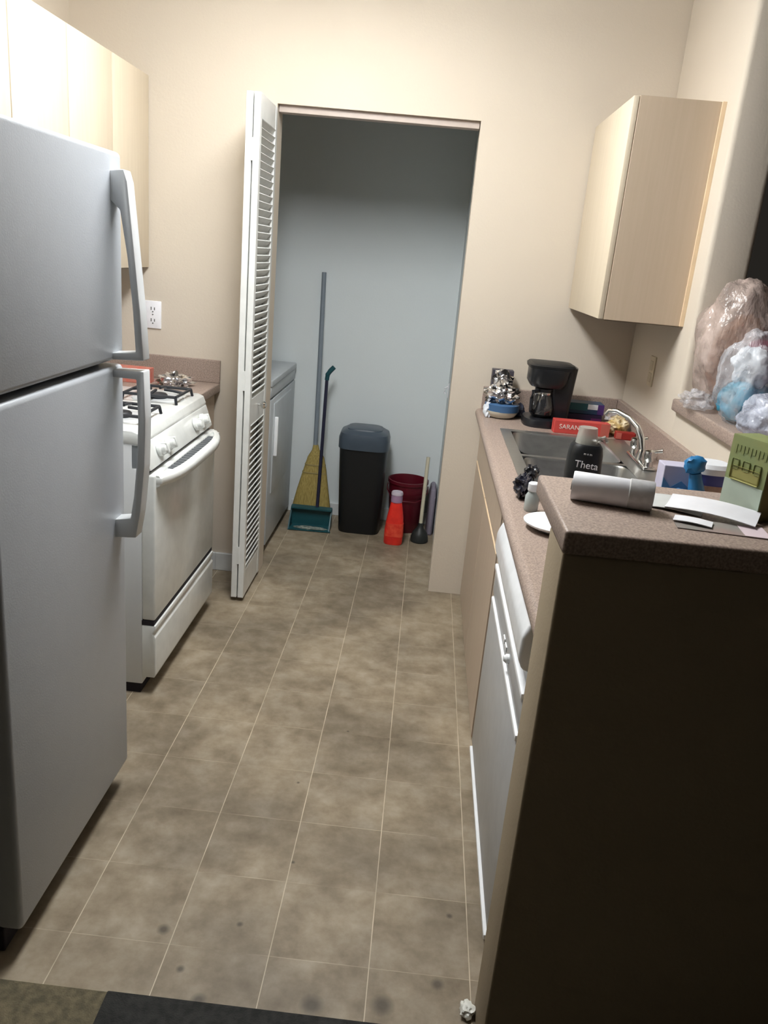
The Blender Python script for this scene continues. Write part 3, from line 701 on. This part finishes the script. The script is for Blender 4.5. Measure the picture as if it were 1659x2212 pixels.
b = nb(); lathe(b, [(.045, .951), (.060, .965), (.062, .99), (.050, 1.03), (.040, 1.05), (.042, 1.062)], (CX-.035, 3.36, 0), 32); ca = obj('carafe', b, GLASSD, t, True)
b = nb(); lathe(b, [(.044, 1.056), (.045, 1.068), (.03, 1.074)], (CX-.035, 3.36, 0), 28); obj('carafe_lid', b, BLKP, ca, True)
b = nb(); lathe(b, [(.0412, 1.040), (.0425, 1.042), (.0425, 1.054), (.041, 1.056)], (CX-.035, 3.36, 0), 28, cap=False); obj('metal_band', b, CHROME, ca, True)
b = nb(); tube(b, [(CX-.070, 3.325, 1.058), (CX-.097, 3.30, 1.058), (CX-.100, 3.297, 1.03), (CX-.098, 3.30, .985), (CX-.078, 3.318, .97)], [.008, .009, .009, .009, .008], 10); obj('carafe_handle', b, BLKP, ca, True)

for o in bpy.data.objects:           # slimmer body
    if o.name not in _n0 and o.type == 'MESH':
        for v_ in o.data.vertices: v_.co.x = (v_.co.x+root_loc(t).x-CX)*.84 + CX - root_loc(t).x

# wrapped bundle left of coffee maker
t = thing('serving_bowl', 'low pale bowl with blue band at far left counter corner', 'bowl', (.345, 3.45, .914))
b = nb(); lathe(b, [(.045, .914), (.062, .922), (.072, .938), (.0735, .945), (.070, .945), (.055, .925), (.0, .922)], (.347, 3.45, 0), 36, cap=False); obj('bowl', b, mat('cream_glaze', (.62, .58, .48), .35), t, True)
b = nb(); lathe(b, [(.0738, .944), (.074, .972), (.066, .976), (.0, .977)], (.350, 3.45, 0), 36, cap=False); obj('blue_lid', b, mat('dusty_blue', (.05, .12, .25), .4), t, True)
b = nb(); crumple(b, (.342, 3.45, 1.012), (.060, .052, .040), .45, 2.6, 2, 4, floor=.9775)
solo('foil_wad', b, FOIL, 'crumpled clear-silver foil heaped on the pale bowl', 'foil', (.342, 3.45, .978), True)
t = thing('dark_carton', 'small dark upright carton behind the foil-topped bowl', 'box', (.345, 3.55, .914))
b = nb(); box(b, .300, .392, 3.53, 3.585, .914, 1.103, .002); obj('carton', b, mat('charcoal_card', (.05, .045, .06), .5), t)
b = nb(); crumple(b, (.345, 3.524, 1.065), (.036, .012, .034), .5, 2.4, 9, 3); obj('silver_bag', b, FOIL, t, True, label='silver inner bag')
b = nb(); crumple(b, (.290, 3.425, .945), (.016, .02, .03), .4, 2, 4, 3, floor=.914)
solo('tissue_wad', b, WHITEC, 'white crumpled tissue at left rim of pale bowl', 'tissue', (.290, 3.425, .914), True)
b = nb(); crumple(b, (.430, 3.50, .940), (.022, .026, .026), .5, 2.6, 11, 3, floor=.914)
solo('dark_wrapper', b, mat('inky_wrap', (.06, .07, .12), .25), 'dark crumpled wrapper between pale bowl and coffee maker', 'wrapper', (.440, 3.49, .914), True)

# boxes right of coffee maker
t = thing('wrap_box', 'long red carton with cream lettering lying before the coffee maker', 'box', (.655, 3.245, .914), rz=R(2)); t['_local'] = 1
b = nb(); box(b, -.112, .112, -.024, .024, 0, .053, .002); rb = obj('carton', b, REDBOX, t)
text('lettering', 'SARAN', .026, CREAM, t, Matrix.Translation((-.050, -.0246, .027)) @ Matrix.Rotation(R(90), 4, 'X'))
b = nb(); box(b, .076, .1115, -.0250, -.023, .001, .052); obj('worn_end', b, REDPALE, t)
t = thing('storage_bag_box', 'dark blue and teal carton stacked behind long red carton', 'box', (.705, 3.50, .914))
b = nb(); box(b, .630, .785, 3.46, 3.545, .960, 1.005, .002); bb = obj('carton', b, NAVY, t)
b = nb(); box(b, .632, .715, 3.4590, 3.4605, .975, 1.004); obj('teal_print', b, TEAL, bb)
b = nb(); box(b, .715, .758, 3.4585, 3.4605, .981, 1.003, .001); obj('white_label', b, PAPER, bb)
b = nb(); box(b, .758, .7845, 3.4590, 3.4605, .961, 1.004); obj('purple_print', b, PURP, bb)
t = thing('storage_bag_box', 'very dark purple carton underneath the dark blue and teal carton', 'box', (.705, 3.50, .914))
b = nb(); box(b, .625, .780, 3.455, 3.545, .914, .959, .002); bb = obj('carton', b, mat('aubergine_card', (.025, .012, .05), .5), t)
b = nb(); box(b, .735, .778, 3.4540, 3.4555, .918, .945); obj('magenta_print', b, mat('magenta_print', (.14, .02, .12), .5), bb)
t = thing('snack_bag', 'crumpled yellow and clear plastic bag at right of red carton', 'bag', (.80, 3.30, .914))
b = nb(); crumple(b, (.812, 3.30, .950), (.040, .035, .036), .35, 2.4, 6, 4, floor=.914); obj('bag', b, YEL, t, True)
b = nb(); crumple(b, (.800, 3.31, .990), (.038, .03, .022), .5, 2.6, 8, 3); obj('clear_neck', b, FILM, t, True)
t = thing('red_packet', 'short dark red packet lying right of the yellow bag near the wall', 'packet', (.835, 3.215, .914))
b = nb(); box(b, .790, .868, 3.20, 3.235, .914, .945, .004); obj('packet', b, mat('dark_red_card', (.30, .02, .015), .5), t)
b = nb(); box(b, .79, .812, 3.1992, 3.2005, .918, .942); obj('fold', b, REDPALE, t)

# tumbler near the sink
t = thing('tumbler', 'black tumbler with white lettering standing between sink and bar top', 'cup', (.472, 2.215, .914))
tx, ty = .472, 2.215
b = nb(); sring(b, [(tx, ty, .9145, .040, .040), (tx, ty, .920, .044, .044), (tx, ty, 1.00, .0490, .046), (tx, ty, 1.06, .0465, .044), (tx, ty, 1.080, .043, .041), (tx, ty, 1.088, .037, .036)], 40, 2.8); tb = obj('cup_body', b, BLKM, t, True)
text('lettering', 'Theta', .028, PAPER, tb, facing_cam((tx-.002, ty-.0475, 1.035), R(4)))
text('small_lettering', 'm n m', .009, PAPER2, tb, facing_cam((tx-.002, ty-.046, 1.066), R(4)))
b = nb(); sring(b, [(tx-.002, ty, 1.086, .030, .03), (tx-.002, ty, 1.112, .027, .027), (tx-.002, ty, 1.132, .024, .024)], 28, 2.4); tube(b, [(tx+.024, ty, 1.098), (tx+.046, ty, 1.108), (tx+.055, ty, 1.095)], .005, 8); obj('dome_lid', b, mat('frosted_lid', (.50, .50, .44), .3, alpha=.6), t, True, label='frosted pale lid')

# dark bag and small bottle by the bar
t = thing('black_pouch', 'small crumpled black plastic pouch on front counter edge by the bar', 'bag', (.325, 2.26, .914))
b = nb(); crumple(b, (.318, 2.215, .945), (.025, .040, .031), .4, 2.6, 13, 4, floor=.914); pc = obj('pouch', b, mat('black_film', (.015, .015, .025), .12, spec=.8), t, True)
b = nb(); crumple(b, (.335, 2.235, .985), (.017, .022, .018), .5, 2.4, 14, 3); obj('twisted_neck', b, mat('black_film_neck', (.03, .03, .035), .1, spec=.9), pc, True)
t = thing('spice_bottle', 'small clear bottle with white cap beside the white plate', 'bottle', (.323, 2.085, .914))
b = nb(); lathe(b, [(.017, .914), (.019, .918), (.019, .955), (.013, .966), (.012, .972)], (.325, 2.09, 0), 24); obj('bottle', b, CLEAR, t, True)
b = nb(); lathe(b, [(.0145, .970), (.0155, .973), (.0150, .990), (.012, .993)], (.325, 2.09, 0), 24); obj('cap', b, PLATE, t, True)

# plate
t = thing('plate', 'round white plate on counter half hidden by the bar top', 'plate', (.36, 1.93, .914))
b = nb(); lathe(b, [(.045, .9145), (.05, .9145), (.082, .930), (.083, .934), (.078, .934), (.05, .921), (.0, .920)], (.372, 1.945, 0), 48, cap=False)
lathe(b, [(0, .9146), (.046, .9146)], (.372, 1.945, 0), 48, cap=False)
obj('dish', b, PLATE, t, True)

# blue things behind the bar
t = thing('lavender_carton', 'pale lavender carton with blue print behind the bar top', 'box', (.655, 2.03, .914))
b = nb(); box(b, .628, .700, 2.00, 2.06, .914, 1.095, .002); cb_ = obj('carton', b, BLUEL, t)
b = nb(); prism(b, [(.629, .915), (.699, .915), (.699, 1.04), (.675, 1.058), (.650, 1.04), (.629, 1.065)], 1, 1.9985, 2.001); obj('blue_print', b, mat('soft_blue', (.13, .28, .46), .5), cb_)
t = thing('wipes_tub', 'round white-lidded tub with blue and red print near right wall', 'tub', (.745, 2.02, .914))
b = nb(); sring(b, [(.752, 2.03, .914, .046, .042), (.752, 2.03, .918, .048, .044), (.752, 2.03, 1.085, .048, .044)], 36, 2.6); tb = obj('tub', b, mat('blue_print_tub', (.07, .08, .30), .45), t, True)
b = nb(); sring(b, [(.752, 2.029, .925, .0487, .0447), (.752, 2.029, 1.055, .0487, .0447)], 36, 2.6); obj('red_band', b, mat('plum_band', (.26, .09, .12), .45, var=(.50, .38, .26), vscale=22), tb, True)
b = nb(); sring(b, [(.752, 2.03, 1.083, .051, .047), (.752, 2.03, 1.098, .051, .047), (.752, 2.03, 1.108, .042, .040)], 36, 2.6); obj('lid', b, PLATE, t, True)
t = thing('dish_brush', 'bright blue dish brush standing upright before the lavender carton', 'brush', (.690, 1.97, .914))
b = nb(); tube(b, [(.712, 1.965, .915), (.706, 1.965, 1.04), (.693, 1.965, 1.09)], [.022, .021, .014], 14); obj('handle', b, BLUEC, t, True)
b = nb(); crumple(b, (.688, 1.965, 1.110), (.025, .018, .022), .22, 2.2, 5, 3); obj('head', b, BLUEC, t, True)
b = nb(); crumple(b, (.658, 1.950, 1.018), (.030, .020, .032), .10, 1.6, 21, 4)
for v_ in b.verts:
    if v_.co.z < 1.0: v_.co.z = 1.0-(1.0-v_.co.z)*4.4
mn = min(v_.co.z for v_ in b.verts)
for v_ in b.verts:
    if v_.co.z < 1.0: v_.co.z = 1.0-(1.0-v_.co.z)*(1.0-.914)/(1.0-mn)
solo('blue_bottle', b, BLUEC, 'rounded bright blue bottle at foot of the dish brush', 'bottle', (.662, 1.955, .914), True)

# ------------------------------------------------------------------ left counter things
b = nb(); crumple(b, (-1.065, 3.43, .938), (.058, .045, .028), .55, 3.0, 15, 4, floor=.916)
solo('foil_packet', b, FOIL, 'crumpled shiny foil packet on the counter beyond the range', 'foil', (-1.065, 3.43, .914), True)
t = thing('red_tray_box', 'red and white box beside the foil on counter beyond the range', 'box', (-1.20, 3.45, .914))
b = nb(); box(b, -1.37, -1.175, 3.41, 3.48, .914, .978, .002); rb = obj('carton', b, mat('coral_card', (.55, .10, .07), .5, var=(.50, .22, .17), vscale=30), t)
b = nb(); prism(b, [(-1.23, .925), (-1.20, .930), (-1.19, .960), (-1.215, .950)], 1, 3.4085, 3.41); obj('red_mark', b, REDBOX, rb)

# ------------------------------------------------------------------ bags on the side bar
t = thing('bread_bag', 'large clear bag of tan bread on ledge against right wall end', 'bag', (.99, 2.68, 1.15))
b = nb(); crumple(b, (.995, 2.69, 1.345), (.122, .115, .205), .16, 1.7, 31, 5, floor=1.151, sharp=.7); obj('bag', b, FILMP, t, True, angle=80)
b = nb(); crumple(b, (1.01, 2.69, 1.30), (.085, .09, .15), .12, 1.7, 33, 4, floor=1.153); obj('bread', b, BREAD, t, True, angle=80)
t = thing('grocery_bag', 'clear plastic bag with teal and white contents in front of bread bag', 'bag', (.95, 2.40, 1.15))
b = nb(); crumple(b, (.950, 2.43, 1.275), (.082, .100, .135), .20, 2.0, 36, 5, floor=1.151, sharp=.8); obj('bag', b, FILM, t, True, angle=80)
b = nb(); crumple(b, (.950, 2.43, 1.215), (.065, .08, .062), .2, 2, 37, 4, floor=1.153); obj('teal_cloth', b, TEALC, t, True, label='teal cloth inside', angle=80)
b = nb(); crumple(b, (.955, 2.43, 1.315), (.048, .06, .055), .3, 2, 38, 4); obj('white_tissue', b, WHITEC, t, True, label='white tissue inside', angle=80)
b = nb(); crumple(b, (.985, 2.46, 1.365), (.038, .04, .028), .3, 2, 39, 3); obj('plum_wrapper', b, mat('plum_wrap', (.25, .08, .11), .4), t, True, label='plum-coloured wrapper', angle=80)
t = thing('plastic_bag', 'cloudy plastic bag with blue inside, front-most on the ledge', 'bag', (.96, 2.18, 1.15))
b = nb(); crumple(b, (.955, 2.20, 1.205), (.085, .105, .060), .20, 2.0, 41, 5, floor=1.151, sharp=.8); obj('bag', b, FILMB, t, True, angle=80)
b = nb(); crumple(b, (1.015, 2.16, 1.205), (.045, .07, .048), .2, 2, 42, 4, floor=1.153); obj('blue_cloth', b, BLUED, t, True, label='deep blue cloth inside', angle=80)
b = nb(); crumple(b, (.880, 2.62, 1.178), (.040, .055, .028), .45, 2.5, 44, 4, floor=1.151)
solo('tissue_bundle', b, FILM, 'small crumpled clear wrap at left foot of the bread bag', 'wrap', (.880, 2.62, 1.15), True, angle=80)
b = nb(); crumple(b, (1.095, 2.38, 1.30), (.042, .07, .14), .2, 2, 45, 4, floor=1.151)
solo('maroon_bag', b, MAROON, 'dark maroon bag at far right of the ledge', 'bag', (1.075, 2.36, 1.15), True, angle=80)
